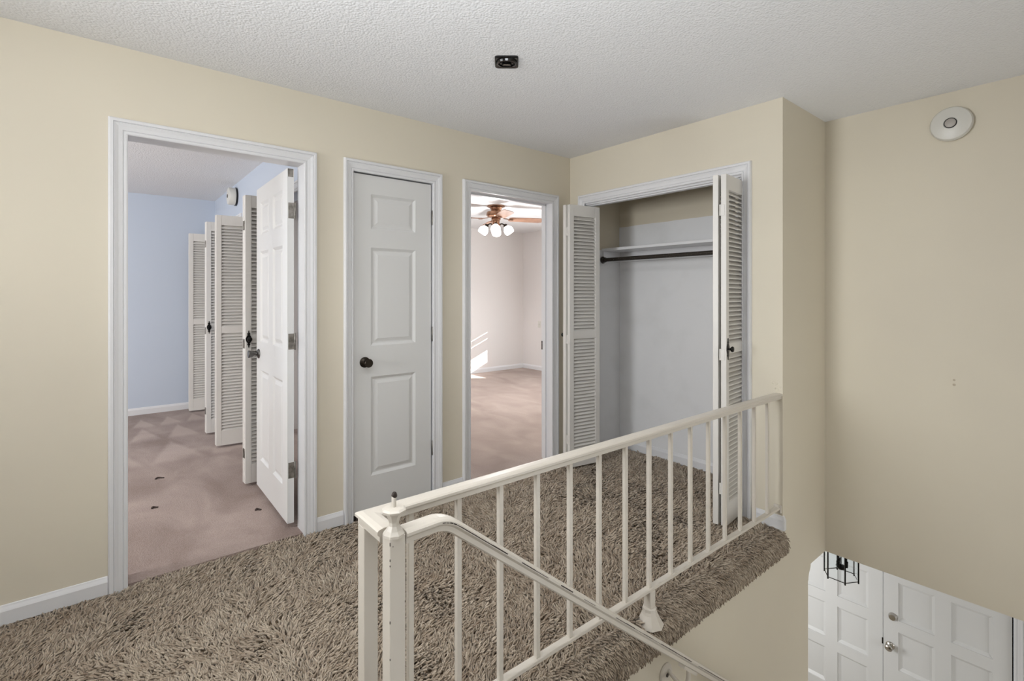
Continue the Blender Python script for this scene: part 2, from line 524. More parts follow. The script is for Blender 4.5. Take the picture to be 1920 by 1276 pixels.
b = MB()
for z in (WZ[0], WZ[1] - 0.04): b.box(6.00, 6.05, WY[0], WY[1], z, z + 0.03)
for y in (WY[0], WY[1] - 0.03): b.box(6.00, 6.05, y, y + 0.03, WZ[0], WZ[1])
b.build('frame', M['trim'], win)
sl = MB().box(5.958, 5.964, WY[0], WY[1], -0.024, 0.024).mesh('slat', M['trim'])
k = 0
z = 0.745
while z < WZ[1]:
    o = put('slat', sl, win); o.location = (0, 0, z)
    z += 0.048 if k not in (3, 5) else 0.060
    k += 1

# front wall of the foyer with its double-door opening
FX = 5.0
FD = (0.476, 1.240, 2.004)
FT = -0.505
w = MB()
w.box(FX, FX + 0.12, -1.8, FD[0] - 0.025, ZF, ZS).box(FX, FX + 0.12, FD[2] + 0.025, 3.1, ZF, ZS).box(FX, FX + 0.12, FD[0] - 0.025, FD[2] + 0.025, FT + 0.02, ZS)
struct('wall_foyer_front', w, M['wall'])
struct('wall_foyer_left', MB().box(3.2, 5.1, 3.1, 3.2, ZF, ZS + 0.1), M['wall'])
struct('wall_foyer_right', MB().box(5.0, 5.1, -1.8, YC + 0.1, ZS + 0.1, HC), M['wall'])
# small crown moulding on the foyer wall end
struct('trim_crown', MB().sweep([(3.349, YC, ZS), (3.349, 3.1, ZS)], [(0, 0), (0.042, 0), (0.042, -0.012), (0.036, -0.024), (0.030, -0.034), (0.016, -0.048), (0.006, -0.075), (0.006, -0.088), (0, -0.092)]), M['wall'])

# stairs below the handrail, mostly hidden from here
st = thing('stairs', 'carpeted stairs going down from the hall to the foyer', 'stairs', kind='structure')
for i in range(13):
    z1 = -0.3 - 0.0 - (i + 1) * 0.17
    me = MB().box(0.50 + i * 0.235, 0.50 + (i + 1) * 0.235, 0.15, YC - 0.002, z1 - 0.2, z1, 0.02).mesh('step', M['backing'])
    put('step', me, st)

# baseboards
BP = [(0, 0), (0.013, 0), (0.013, 0.055), (0.010, 0.062), (0.006, 0.070), (0.004, 0.076), (0, 0.078)]


def baseboard(name, path, z=-0.012, m='trim'):
    p = [(x, y, z) for x, y in path]
    return struct(name, MB().sweep(p, BP), M[m])


CW = 0.071
baseboard('baseboard_back', [(-2.7, YA), (D1[0] - CW, YA)])
baseboard('baseboard_back.001', [(D1[1] + CW, YA), (D2[0] - CW * 0.85, YA)])
baseboard('baseboard_back.002', [(D2[1] + CW, YA), (D3[0] - CW * 0.95, YA)])
baseboard('baseboard_right', [(XB, CL[0] - CW), (XB, YC - 0.001), (XB + 0.012, YC - 0.001)])
baseboard('baseboard_closet', [(XB + 0.115, 2.79), (3.53, 2.79), (3.53, 1.335)])
baseboard('baseboard_bedroom', [(-2.6, 6.88), (1.06, 6.88), (1.06, CB_[1])], -0.006)
baseboard('baseboard_white_bedroom', [(1.8, 6.9), (5.95, 6.9), (5.95, 3.0)], -0.006)

# ------------------------------------------------------------------ door casings and jambs
CP = [(0.0, 0.0), (0.0, 0.008), (0.005, 0.011), (0.013, 0.011), (0.016, 0.007), (0.019, 0.011), (0.034, 0.013), (0.046, 0.018), (0.050, 0.015), (0.053, 0.021), (0.064, 0.021), (0.069, 0.016), (0.071, 0.0)]


def casing(name, label, w0, w1, h, o, U, Nn, jd, wl=1.0, wr=1.0, zb=-0.02, head=True, stop=True):
    """w0..w1 opening along U from the origin o, projecting along Nn; jamb depth jd into the wall"""
    U, Nn, Z, o = Vector(U), Vector(Nn), Vector((0, 0, 1)), Vector(o)
    t = thing(name, label, None, kind='structure')
    n = len(CP)

    def strip(name, a0, b0, a1, b1):   # a(a), b(a): functions of the profile offset
        v = [o + U * a0(a)[0] + Z * a0(a)[1] + Nn * p for a, p in CP] + [o + U * a1(a)[0] + Z * a1(a)[1] + Nn * p for a, p in CP]
        f = [(j, (j + 1) % n, n + (j + 1) % n, n + j) for j in range(n)] + [tuple(range(n))[::-1], tuple(range(n, 2 * n))]
        MB().add(v, f).build(name, M['trim'], t)
    strip('side_casing', lambda a: (w0 - a * wl, zb), 0, lambda a: (w0 - a * wl, h + a), 0)
    strip('side_casing', lambda a: (w1 + a * wr, zb), 0, lambda a: (w1 + a * wr, h + a), 0)
    strip('head_casing', lambda a: (w0 - a * wl, h + a), 0, lambda a: (w1 + a * wr, h + a), 0)
    b = MB()

    def jb(u0, u1, d0, d1, z0, z1):
        p = [o + U * u + Nn * -d + Z * z for z in (z0, z1) for d in (d0, d1) for u in (u0, u1)]
        b.add(p, [(0, 2, 3, 1), (4, 5, 7, 6), (0, 1, 5, 4), (2, 6, 7, 3), (0, 4, 6, 2), (1, 3, 7, 5)])
    e = 0.003
    jb(w0 - JT, w0 - e, 0, jd, zb, h + e); jb(w1 + e, w1 + JT, 0, jd, zb, h + e); jb(w0 - JT, w1 + JT, 0, jd, h + e, h + JT)
    if stop:
        jb(w0 - e, w0 + 0.009, 0.062, 0.095, zb, h); jb(w1 - 0.009, w1 + e, 0.062, 0.095, zb, h); jb(w0, w1, 0.062, 0.095, h - 0.009, h + e)
    b.build('jamb', M['trim'], t)
    return t


casing('trim_1', 'white moulded casing round the open blue bedroom doorway', *D1, DH, (0, YA, 0), (1, 0, 0), (0, -1, 0), 0.118, 1, 1, stop=False)
casing('trim_2', 'white moulded casing round the narrow closed door', *D2, DH + 0.004, (0, YA, 0), (1, 0, 0), (0, -1, 0), 0.11, 0.82, 0.95, stop=False)
t3 = casing('trim_3', 'white moulded casing round the middle bedroom doorway', *D3, DH, (0, YA, 0), (1, 0, 0), (0, -1, 0), 0.118, 0.93, 1)
MB().box(2.768, 2.7755, 2.958, 2.982, 0.875, 0.945, 0.001).box(2.7665, 2.770, 2.966, 2.975, 0.895, 0.925).build('strike_plate', M['bronze'], t3)
casing('trim_4', 'white moulded casing round the louvered hall closet', *CL, DH, (XB, 0, 0), (0, 1, 0), (-1, 0, 0), 0.115, 0.85, 0.9, stop=False)
# sliding track under the closet head
trk = thing('trim_5', 'white bifold track under the closet head casing', None, kind='structure')
MB().box(XB + 0.025, XB + 0.065, CL[0], CL[1], DH - 0.022, DH + 0.002).box(XB + 0.008, XB + 0.022, CL[0], CL[1], DH - 0.012, DH + 0.002).build('track', M['trim'], trk)
for nm, (a, c) in (('trim_6', CA), ('trim_7', CB_)):
    casing(nm, None, a, c, 2.04, (1.06, 0, 0), (0, 1, 0), (-1, 0, 0), 0.10, 0.8, 0.8, stop=False)
# foyer door casing
casing('trim_8', 'white casing at the hinge side of the front doors', FD[0] - 0.008, FD[2] + 0.008, FT + 0.006, (FX, 0, 0), (0, 1, 0), (-1, 0, 0), 0.11, 1, 1, zb=ZF, stop=False)


# ------------------------------------------------------------------ panel doors
def slab_door(t, W, H, th, cols, rows, z0=0.0, depth=0.011, two_sided=True, square=False):
    """local frame: x along the width from 0, y from 0 (front) to th, z up. cols/rows: openings as (a, b)"""
    b = MB()
    us = sorted({0, W, *[c for q in cols for c in q]})
    zs = sorted({z0, H, *[c for q in rows for c in q]})
    # stiles and rails as full boxes, no coplanar overlaps
    edges = [0] + [c for q in cols for c in q] + [W]
    for i in range(0, len(edges), 2): b.box(edges[i], edges[i + 1], 0, th, z0, H)
    ze = [z0] + [c for q in rows for c in q] + [H]
    for q in cols:
        for i in range(0, len(ze), 2): b.box(q[0], q[1], 0, th, ze[i], ze[i + 1])
    b.build('slab', M['door'], t)
    for q in cols:
        for r in rows:
            p = MB()
            sides = (0, 1) if two_sided else (0,)
            rings = [(0.0, 0.0), (0.012, depth * 0.75), (0.016, depth), (0.024, depth), (0.044, depth * 0.35), (0.047, depth * 0.35)] if not square else [(0.0, 0.0), (0.002, depth * 0.35), (0.024, depth), (0.027, depth)]
            for sd in sides:
                v, f = [], []
                for ins, d in rings:
                    y = d if sd == 0 else th - d
                    v += [(q[0] + ins, y, r[0] + ins), (q[1] - ins, y, r[0] + ins), (q[1] - ins, y, r[1] - ins), (q[0] + ins, y, r[1] - ins)]
                for k in range(len(rings) - 1):
                    for j in range(4):
                        f.append((k * 4 + j, k * 4 + (j + 1) % 4, k * 4 + 4 + (j + 1) % 4, k * 4 + 4 + j))
                f.append(tuple((len(rings) - 1) * 4 + j for j in range(4)))
                p.add(v, f)
            put('panel', p.mesh('panel', M['door']), t)


ROWS = [(0.222, 0.822), (1.010, 1.606), (1.718, 1.930)]


def hinge(t, x, y, z, leafdir, m, L=0.089, w=0.034, r=0.006):
    b = MB()
    b.lathe([(r * 0.5, -0.004), (r, 0), (r, L), (r * 0.5, L + 0.004)], (x, y, z - L / 2), (0, 0, 1), 10)
    dx, dy = leafdir
    nx, ny = -dy, dx
    p = lambda a, c, zz: (x + dx * a + nx * c, y + dy * a + ny * c, zz)
    b.add([p(a, c, zz) for zz in (z - L / 2, z + L / 2) for c in (-0.0012, 0.0012) for a in (0, w)],
          [(0, 2, 3, 1), (4, 5, 7, 6), (0, 1, 5, 4), (2, 6, 7, 3), (0, 4, 6, 2), (1, 3, 7, 5)])
    h = b.build('hinge', m, t)
    s = MB()
    for a, zz in ((0.45, 0.6), (0.75, 0.2), (0.45, -0.2), (0.75, -0.65)):
        for sg in (-1, 1):
            s.lathe([(0.0035, 0), (0.0025, 0.0012)], p(a * w, sg * 0.0012, z + zz * L / 2), (nx * sg, ny * sg, 0), 6)
    s.build('screw', m, h)


KN = [(0.0, 0.0), (0.032, 0.0), (0.032, 0.004), (0.027, 0.009), (0.013, 0.014), (0.011, 0.022), (0.012, 0.030), (0.018, 0.040), (0.025, 0.058), (0.026, 0.062), (0.023, 0.066), (0.0, 0.066)]


def knob(t, p, ax, m, prof=KN, name='knob', seg=20, lab=None):
    return MB().lathe([(max(r, 0.0006), h) for r, h in prof], p, ax, seg).build(name, m, t, lab)


# open door of the blue bedroom: hinged on the right jamb, swung 91 degrees into the room
d1 = thing('door_1', 'white six-panel bedroom door standing open into the blue room', 'door', (0.8475, 2.972, 0), math.radians(89.2), kind='structure')
# local x runs into the room, local y = 0 is the face seen from the hall side (-x), so y points to -x ... flip with th
slab_door(d1, 0.762, 2.032, 0.035, [(0.105, 0.33), (0.432, 0.657)], ROWS, 0.03)
knob(d1, (0.695, 0.035, 0.925), (0, 1, 0), M['pewter'])
knob(d1, (0.695, 0.0, 0.925), (0, -1, 0), M['pewter'])
for z in (1.795, 1.055, 0.328):
    hinge(d1, 0.0, -0.006, z, (0, 1), M['hinge'], w=0.036)
MB().box(-0.001, 0.0, 0.004, 0.032, 1.985, 2.031).build('patch_plate', M['hinge'], d1, 'small grey plate at the top of the door edge')

# narrow closed door
d2 = thing('door_2', 'narrow closed white three-panel door with dark knob', 'door', (D2[0] + 0.004, YA + 0.012, 0), 0, kind='structure')
slab_door(d2, D2[1] - D2[0] - 0.010, DH - 0.002, 0.035, [(0.112, 0.414)], ROWS, 0.008)
k2 = knob(d2, (0.073, 0, 0.914), (0, -1, 0), M['bronze'])
for z in (1.826, 1.061, 0.312): hinge(d2, D2[1] - D2[0] - 0.002, -0.008, z, (-1, 0.0), M['hinge'], w=0.005, r=0.0065)
MB().box(0, 0.02, -0.002, 0.03, -0.02, 0.006).build('shadow_gap_block', M['bare'], d2)

# double front doors
FR = [(-2.146 + i * 0.403, -2.146 + i * 0.403 + 0.311) for i in range(4)]
HND = dict(prof=[(0.0, 0.0), (0.031, 0.0), (0.031, 0.005), (0.024, 0.012), (0.012, 0.016), (0.012, 0.03), (0.022, 0.036), (0.027, 0.046), (0.026, 0.056), (0.018, 0.063), (0.0, 0.064)])
d3 = thing('door_3', 'white eight-panel front door leaf with nickel knob and deadbolt', 'door', (FX + 0.02, FD[1] - 0.002, 0), -PI / 2, kind='structure')
slab_door(d3, FD[1] - FD[0] - 0.005, FT, 0.044, [(0.100, 0.332), (0.427, 0.660)], FR, ZF + 0.01, 0.022, False, True)
knob(d3, (0.047, 0, -1.565), (0, -1, 0), M['nickel'], lab='satin nickel knob', **HND)
knob(d3, (0.065, 0, -1.320), (0, -1, 0), M['nickel'], [(0.0, 0.0), (0.032, 0.0), (0.031, 0.006), (0.026, 0.020), (0.022, 0.026), (0.0, 0.027)], 'deadbolt', lab='satin nickel deadbolt')
for z in (-1.49, -0.72, -2.28): hinge(d3, FD[1] - FD[0] - 0.001, -0.006, z, (-1, 0), M['black'], w=0.004, L=0.10, r=0.007)
MB().box(FD[1] - FD[0] - 0.006, FD[1] - FD[0] + 0.002, 0.001, 0.04, ZF + 0.02, FT - 0.004).build('gap_shade_strip', M['black_gloss'], d3, 'black strip standing in for shade in the hinge gap')  # dark strip added to the hinge gap in place of its shade
d4 = thing('door_4', 'white fixed front door leaf half hidden behind the stair wall', 'door', (FX + 0.02, FD[2], 0), -PI / 2, kind='structure')
slab_door(d4, FD[2] - FD[1] - 0.002, FT, 0.044, [(0.104, 0.337), (0.430, 0.660)], FR, ZF + 0.01, 0.022, False, True)
MB().box(FD[2] - FD[1] - 0.008, FD[2] - FD[1] + 0.001, -0.002, 0.003, -1.578, -1.528).build('strike_plate', M['bronze'], d4)

# ------------------------------------------------------------------ louvered bifold doors
LT = 0.030


def louver_meshes(W, H, z0, zm, pitch):
    b = MB()
    st = 0.040
    b.box(0, st, 0, LT, z0, H, 0.0015).box(W - st, W, 0, LT, z0, H, 0.0015)
    b.box(st, W - st, 0.001, LT - 0.001, H - 0.085, H).box(st, W - st, 0.001, LT - 0.001, zm - 0.028, zm + 0.028).box(st, W - st, 0.001, LT - 0.001, z0, z0 + 0.125)
    fm = b.mesh('leaf', M['louver'])
    s = MB()
    hw, d, t = W - 2 * st, 0.0125, 0.0028
    # blade cross-section tilted: front edge low
    pr = [(-d, -0.016), (-d, -0.016 + 2 * t), (d, 0.016), (d, 0.016 - 2 * t)]
    s.add([(st + x, LT / 2 + a, c) for x in (0, hw) for a, c in pr], [(0, 1, 2, 3), (4, 7, 6, 5), (0, 4, 5, 1), (1, 5, 6, 2), (2, 6, 7, 3), (3, 7, 4, 0)])
    sm = s.mesh('slat', M['louver'])
    zs = []
    for a, c in ((zm + 0.028, H - 0.085), (z0 + 0.125, zm - 0.028)):
        n = round((c - a) / pitch)
        zs += [a + (i + 0.5) * (c - a) / n for i in range(n)]
    return fm, sm, zs


def fancy_knob(parent, p, ny):
    """black backplate with pointed ends and an oval knob, on the face looking along ny (local y sign)"""
    x, y, z = p
    pts = [(0, 0.062), (0.004, 0.052), (0.003, 0.046), (0.009, 0.040), (0.010, 0.034), (0.006, 0.030), (0.013, 0.020), (0.019, 0.006), (0.019, -0.006), (0.013, -0.020), (0.006, -0.030), (0.010, -0.034), (0.009, -0.040), (0.003, -0.046), (0.004, -0.052), (0, -0.062)]
    out = pts + [(-a, c) for a, c in pts[-2:0:-1]]
    b = MB().prism(out, lambda a, c, t: (x + a, y + ny * t, z + c), 0.004)
    b.lathe([(0.006, 0.003), (0.006, 0.014), (0.012, 0.018), (0.0165, 0.025), (0.015, 0.031), (0.006, 0.034)], (x, y, z), (0, ny, 0), 16)
    b.build('knob', M['black'], parent, 'black knob on a pointed backplate')


def bifold(name, label, W, H, z0, zm, pitch, front, back, knob_on, group=None, hz=(1.80, 0.98, 0.22), hm='louver', full_back=True):
    """front/back: (x, y, angle) of each leaf's free edge; leaf runs from there along angle; local -y faces the camera"""
    fm, sm, zs = louver_meshes(W, H, z0, zm, pitch)
    cx, cy = front[0] + 0.5 * W * math.cos(front[2]), front[1] + 0.5 * W * math.sin(front[2])
    t = thing(name, label, 'closet door', (cx, cy, z0), 0, group, 'thing')
    leaves = []
    for i, (x, y, a) in enumerate((front, back)):
        lf = put('leaf', fm, t)
        lf.location = (x - cx, y - cy, -z0)
        lf.rotation_euler = (0, 0, a)
        leaves.append(lf)
        if i == 0 or full_back:
            for z in zs:
                o = put('slat', sm, lf); o.location = (0, 0, z)
        else:
            b = MB()
            for z in zs: b.add([(vx.co[0], vx.co[1], vx.co[2] + z) for vx in sm.vertices], [tuple(p.vertices) for p in sm.polygons])
            q = b.build('louver_slats', M['louver'], lf); q['kind'] = 'stuff'
    for z in hz:
        # hinge plates across the two free edges
        b = MB().box(-0.0025, 0.0, 0.010, LT + 0.0015, z - 0.032, z + 0.032, 0.0006)
        b.lathe([(0.004, 0), (0.004, 0.064)], (-0.003, LT + 0.004, z - 0.032), (0, 0, 1), 8)
        b.build('hinge', M[hm], leaves[0])
    if knob_on == 'front': fancy_knob(leaves[0], (0.022, 0, zm), -1)
    elif knob_on == 'back': fancy_knob(leaves[1], (0.024, LT, zm), 1)
    return t


A_ = math.radians
bifold('bifold_door', 'folded white louvered closet door pair left of the closet opening', 0.292, 2.003, 0.012, 1.012, 0.0266,
       (2.735, 2.632, A_(-9.5)), (2.727, 2.668, A_(-4)), 'back')
bifold('bifold_door', 'folded white louvered closet door pair right of the closet opening, black knob', 0.30, 2.003, 0.012, 1.012, 0.0266,
       (2.7236, 1.404, A_(6.5)), (2.712, 1.446, A_(9)), 'front')
G = 'louvered closet doors in the blue bedroom'
for lab, y, kn, a in (('louvered closet door beside the open white six-panel door', 3.832, 'front', 2), ('wide face-on louvered closet door, second from the open six-panel door', 4.950, 'none', -4),
                      ('narrow louvered edge with black knob second from the blue wall', 5.467, 'front', 2), ('farthest louvered closet door against the blue wall', 6.640, 'none', -4)):
    bifold('bifold_door', lab, 0.30, 2.010, 0.012, 1.012, 0.0266, (0.772, y, A_(a)), (0.770, y + 0.036, A_(a)), kn, G, hm='hinge' if kn == 'front' else 'louver', full_back=False)

# ------------------------------------------------------------------ hall closet shelf and rod
sh = thing('closet_shelf', 'white wooden shelf across the top of the hall closet', 'shelf', (3.40, 2.06, 1.68))
MB().box(3.285 - 3.40, 0.13, -0.725, 0.73, 0.008, 0.030, 0.002).build('board', M['trim'], sh)
MB().box(0.108, 0.13, -0.725, 0.73, -0.075, 0.008, 0.002).build('cleat', M['trim'], sh)
MB().box(-0.11, 0.108, 0.708, 0.73, -0.075, 0.008, 0.002).build('cleat', M['trim'], sh)
rd = thing('closet_rod', 'dark worn metal hanging rod below the closet shelf', 'clothes rod', (3.275, 2.06, 1.612))
MB().tube([(0, -0.722, 0), (0, 0.706, 0)], 0.0155, 14).build('rod', M['rod'], rd)
for y, s in ((0.707, -1), (-0.724, 1)): MB().lathe([(0.03, 0), (0.03, 0.006), (0.021, 0.012), (0.021, 0.03)], (0, y if s > 0 else y, 0), (0, s, 0), 16).build('socket', M['rod'], rd)

# ------------------------------------------------------------------ guard railing
YR = 1.233
XP, YN = 0.534, 1.085
RP = [(-0.025, 0.019), (-0.021, 0.0225), (-0.010, 0.025), (0.010, 0.025), (0.021, 0.0225), (0.025, 0.019), (0.025, 0.012), (0.019, 0.006), (0.019, -0.006), (0.012, -0.010), (-0.012, -0.010), (-0.019, -0.006), (-0.019, 0.006), (-0.025, 0.012)]
rl = thing('stair_railing', 'cream painted metal guard railing along the shag landing edge', 'railing', (XP, YR, 0))
L = lambda x, y, z: (x - XP, y - YR, z)
MB().sweep([L(XP, YN + 0.036, 0.735), L(XP, YR, 0.735), L(XB, YR, 0.735)], RP).build('top_rail', M['rail'], rl)
MB().box(*[c - XP for c in (XP + 0.019, XB)], -0.014, 0.014, 0.098, 0.112, 0.002).build('bottom_rail', M['rail'], rl)
bm_ = MB().box(-0.0075, 0.0075, -0.0075, 0.0075, 0.108, 0.728).mesh('baluster', M['rail'])
for i in range(15):
    o = put('baluster', bm_, rl); o.location = (0.655 + 0.1565 * i - XP, 0, 0)
MB().box(-0.019, 0.019, -0.019, 0.019, -0.03, 0.728, 0.0015).build('post', M['rail'], rl)
# newel with turned neck and bare threaded stud
nw = MB().box(-0.020, 0.020, YN - YR - 0.020, YN - YR + 0.020, -0.60, 0.758, 0.0015).build('newel_post', M['rail'], rl)
b = MB()
b.lathe([(0.026, 0.754), (0.026, 0.760), (0.019, 0.768), (0.013, 0.778), (0.012, 0.786), (0.016, 0.798), (0.020, 0.806), (0.028, 0.810), (0.029, 0.815), (0.024, 0.819), (0.011, 0.821)], (0, YN - YR, 0), (0, 0, 1), 8, False)
b.build('turned_neck', M['rail'], nw)
MB().lathe([(0.0055, 0.819), (0.0055, 0.846), (0.0045, 0.848)], (0, YN - YR, 0), (0, 0, 1), 12).build('stud', M['rail'], nw)
MB().lathe([(0.006, 0.843), (0.0068, 0.847), (0.0052, 0.853), (0.003, 0.855)], (0.001, YN - YR, 0), (0, 0, 1), 12).build('stud_tip', M['bare'], nw, 'dark bare metal tip of the stud')
ch = MB()
for dx, z, hh in ((-0.0203, 0.708, 0.0025), (-0.0203, 0.695, 0.0018), (-0.0203, 0.745, 0.004), (-0.0203, 0.565, 0.003), (-0.0203, 0.48, 0.002), (-0.0203, 0.40, 0.003), (-0.013, 0.738, 0.0012), (0.018, 0.60, 0.002)):
    ch.box(dx, dx + 0.0014, YN - YR - 0.0207, YN - YR - 0.019, z - hh, z + hh)
q = ch.build('paint_chips', M['bare'], nw); q['kind'] = 'stuff'
# foot plates fixing the bottom rail to the landing edge
for x in (1.755,):
    f_ = MB().box(x - XP - 0.017, x - XP + 0.017, -0.017, 0.017, 0.03, 0.100, 0.002)
    f_.lathe([(0.058, -0.040), (0.052, -0.030), (0.042, -0.013), (0.033, 0.004), (0.029, 0.016), (0.029, 0.028), (0.022, 0.032)], (x - XP, 0, 0), (0, 0, 1), 8, False)
    f_.build('foot', M['rail'], rl)
MB().box(XB - XP - 0.012, XB - XP, -0.02, 0.02, 0.08, 0.125, 0.002).build('wall_bracket', M['rail'], rl)

# ------------------------------------------------------------------ stair handrail
hr = thing('stair_handrail', 'cream metal stair handrail with chipped edge, sloping down the stairwell', 'handrail', (0.57, YN, 0.742))
slope = -0.785
pts = [(0.5560, 0.740), (0.640, 0.742)]
for i in range(7):
    t_ = i / 6
    pts.append((0.640 + 0.055 * t_, 0.742 + slope * 0.055 * t_ * t_ * 0.5 * 1.0))
x0, z0 = pts[-1]
pts.append((2.75, z0 + slope * (2.75 - x0)))
path = [(x - 0.57, 0, z - 0.742) for x, z in pts]
del path[1]
MB().sweep(path, RP).build('rail', M['rail'], hr)
# worn edge showing bare metal
wl = MB()
for i in range(2, len(path) - 1):
    pass
wp = [(x, y, z) for x, y, z in path[2:]]
prev = wp[0]
seg = []
for i in range(len(wp) - 1):
    a, c = Vector(wp[i]), Vector(wp[i + 1])
    n = 1 if i < len(wp) - 2 else 40
    for j in range(n):
        p, q_ = a.lerp(c, j / n), a.lerp(c, (j + 1) / n)
        if n > 1 and (random.random() < 0.10 or j > 30): continue
        seg.append((p, q_))
for p, q_ in seg:
    d = (q_ - p).normalized()
    u = Vector((0, -1, 0)); up_ = u.cross(d) * -1
    if up_.z < 0: up_ = -up_
    wdt = random.uniform(0.0010, 0.0032)
    c0 = lambda P, h, o_: P + u * (0.0252 + o_) + up_ * h
    hs = 0.0142
    wl.add([c0(p, hs, 0), c0(q_, hs, 0), c0(q_, hs + wdt, 0), c0(p, hs + wdt, 0), c0(p, hs, 0.0005), c0(q_, hs, 0.0005), c0(q_, hs + wdt, 0.0005), c0(p, hs + wdt, 0.0005)],
           [(0, 1, 2, 3), (4, 7, 6, 5), (0, 4, 5, 1), (1, 5, 6, 2), (2, 6, 7, 3), (3, 7, 4, 0)])
o = wl.build('worn_edge', M['bare'], hr, 'dark worn line of bare metal on the handrail edge'); o['kind'] = 'stuff'
# bracket: round plate on the wall, curved arm and a saddle under the rail
H = lambda x, y, z: (x - 0.57, y - YN, z - 0.742)
rz = lambda x: z0 + slope * (x - x0)
WP = (1.829, YC, -0.267)
MB().lathe([(0.042, 0), (0.042, 0.004), (0.038, 0.008), (0.012, 0.010), (0.001, 0.010)], H(*WP), (0, -1, 0), 28).build('wall_plate', M['rail'], hr)
MB().lathe([(0.0075, 0.009), (0.0075, 0.0125), (0.001, 0.0125)], H(1.829, YC, -0.270), (0, -1, 0), 12).build('screw', M['bare'], hr)
arm = [(1.840, 1.201, -0.256), (1.836, 1.170, -0.268), (1.828, 1.140, -0.270), (1.818, 1.112, -0.258), (1.810, 1.094, -0.232), (1.806, 1.086, -0.200), (1.805, 1.085, rz(1.805) - 0.010)]
MB().tube([H(*p) for p in arm], 0.0085, 10).build('bracket_arm', M['rail'], hr)
MB().sweep([H(1.755, YN, rz(1.755) - 0.019), H(1.845, YN, rz(1.845) - 0.019)], [(-0.013, -0.006), (0.013, -0.006), (0.013, 0.009), (-0.013, 0.009)]).build('saddle', M['rail'], hr)

# ------------------------------------------------------------------ alarms and small fittings
al = thing('round_alarm', 'round white alarm with grey centre button high on the tan wall', 'alarm', (XD, 0.582, 2.258))
MB().lathe([(0.086, 0), (0.086, 0.010), (0.092, 0.012), (0.092, 0.026), (0.086, 0.036), (0.060, 0.043), (0.030, 0.045), (0.029, 0.042)], (0, 0, 0), (-1, 0, 0), 48).build('body', M['plastic'], al)
MB().lathe([(0.0275, 0.040), (0.0275, 0.0462), (0.024, 0.0462), (0.024, 0.040)], (0, 0, 0), (-1, 0, 0), 32).build('button_ring', M['black'], al, 'dark ring round the button')
MB().lathe([(0.0236, 0.040), (0.0236, 0.0475), (0.022, 0.0485), (0.001, 0.0485)], (0, 0, 0), (-1, 0, 0), 32).build('button', M['grey_plastic'], al)

ba = thing('smoke_alarm', 'white smoke alarm drum on black base above the blue bedroom closet', 'alarm', (1.06, 5.65, 2.305))
MB().lathe([(0.092, 0), (0.092, 0.016), (0.086, 0.018)], (0, 0, 0), (-1, 0, 0), 40).build('base', M['black_gloss'], ba, 'black base plate')
MB().lathe([(0.086, 0.018), (0.086, 0.066), (0.080, 0.076), (0.040, 0.080), (0.001, 0.080)], (0, 0, 0), (-1, 0, 0), 40).build('body', M['plastic'], ba)
MB().lathe([(0.018, 0.079), (0.018, 0.084), (0.001, 0.084)], (0, 0.01, 0.0), (-1, 0, 0), 20).build('button', M['pewter'], ba)


def rounded(a, c, r, n=5):
    out = []
    for sx, sy, st in ((1, 1, 0), (-1, 1, 90), (-1, -1, 180), (1, -1, 270)):
        for i in range(n + 1):
            t = math.radians(st + 90 * i / n)
            out.append((sx * (a - r) + r * math.cos(t), sy * (c - r) + r * math.sin(t)))
    return out


cb = thing('ceiling_fitting', 'small black rectangular fitting with oval socket on the hall ceiling', 'ceiling fitting', (1.506, 1.867, HC), -YAW)
a_, c_ = 0.056, 0.060
b = MB()
o1, o2 = rounded(a_, c_, 0.016), rounded(a_ - 0.005, c_ - 0.005, 0.012)
n = len(o1)
el = lambda a, c, z: [(a * math.cos(2 * PI * (i + .5) / n), c * math.sin(2 * PI * (i + .5) / n), z) for i in range(n)]
rings = [[(x, y, 0) for x, y in o1], [(x, y, -0.007) for x, y in o1], [(x, y, -0.009) for x, y in o2], el(0.050, 0.044, -0.006), el(0.047, 0.040, -0.014), el(0.040, 0.032, -0.015), el(0.036, 0.028, -0.004)]
V = [p for r in rings for p in r]
Fs = [(k * n + i, k * n + (i + 1) % n, (k + 1) * n + (i + 1) % n, (k + 1) * n + i) for k in range(6) for i in range(n)] + [tuple(6 * n + i for i in range(n))]
b.add(V, Fs).build('housing', M['black_gloss'], cb)
MB().lathe([(0.021, -0.003), (0.021, -0.018), (0.018, -0.020), (0.015, -0.018), (0.013, -0.010), (0.001, -0.010)], (0, 0, 0), (0, 0, 1), 24).build('socket', M['black'], cb)
MB().box(-0.017, 0.017, -0.005, 0.003, -0.019, -0.012, 0.002).build('contact', M['nickel'], cb, 'pale metal contact strip')
for sx in (-1, 1):
    MB().prism([(sx * 0.024, -0.010), (sx * 0.035, 0), (sx * 0.024, 0.010)], lambda a, c, t: (a, c, -0.012 + t), 0.006).build('side_tab', M['pewter'], cb)

an = thing('wall_anchor', 'small pale spackled nail holes on the tan foyer wall', 'wall patch', (XD, 0.573, 0.836))
for dz, s in ((0.014, 0.006), (-0.012, 0.007)):
    MB().lathe([(s, 0), (s * 0.9, 0.0015), (s * 0.35, 0.0025), (s * 0.3, 0.0012)], (0, 0.002 * s, dz), (-1, 0, 0), 9).build('dab', M['dab'], an)
sc_ = thing('wall_scuff', 'lumpy plaster scuff on the closet wall above the railing end', 'wall patch', (XB, 1.24, 0.79))
b = MB()
for i in range(9):
    b.lathe([(random.uniform(.004, .011), 0), (random.uniform(.003, .006), 0.002), (0.001, 0.003)], (0, random.uniform(-.022, .03), random.uniform(-.02, .03)), (-1, 0, 0), 7)
b.build('plaster_lumps', M['wall'], sc_)['kind'] = 'stuff'
sw = thing('light_switch', 'tiny white switch plate on the right wall of the middle bedroom', 'switch', (5.95, 6.46, 0.80))
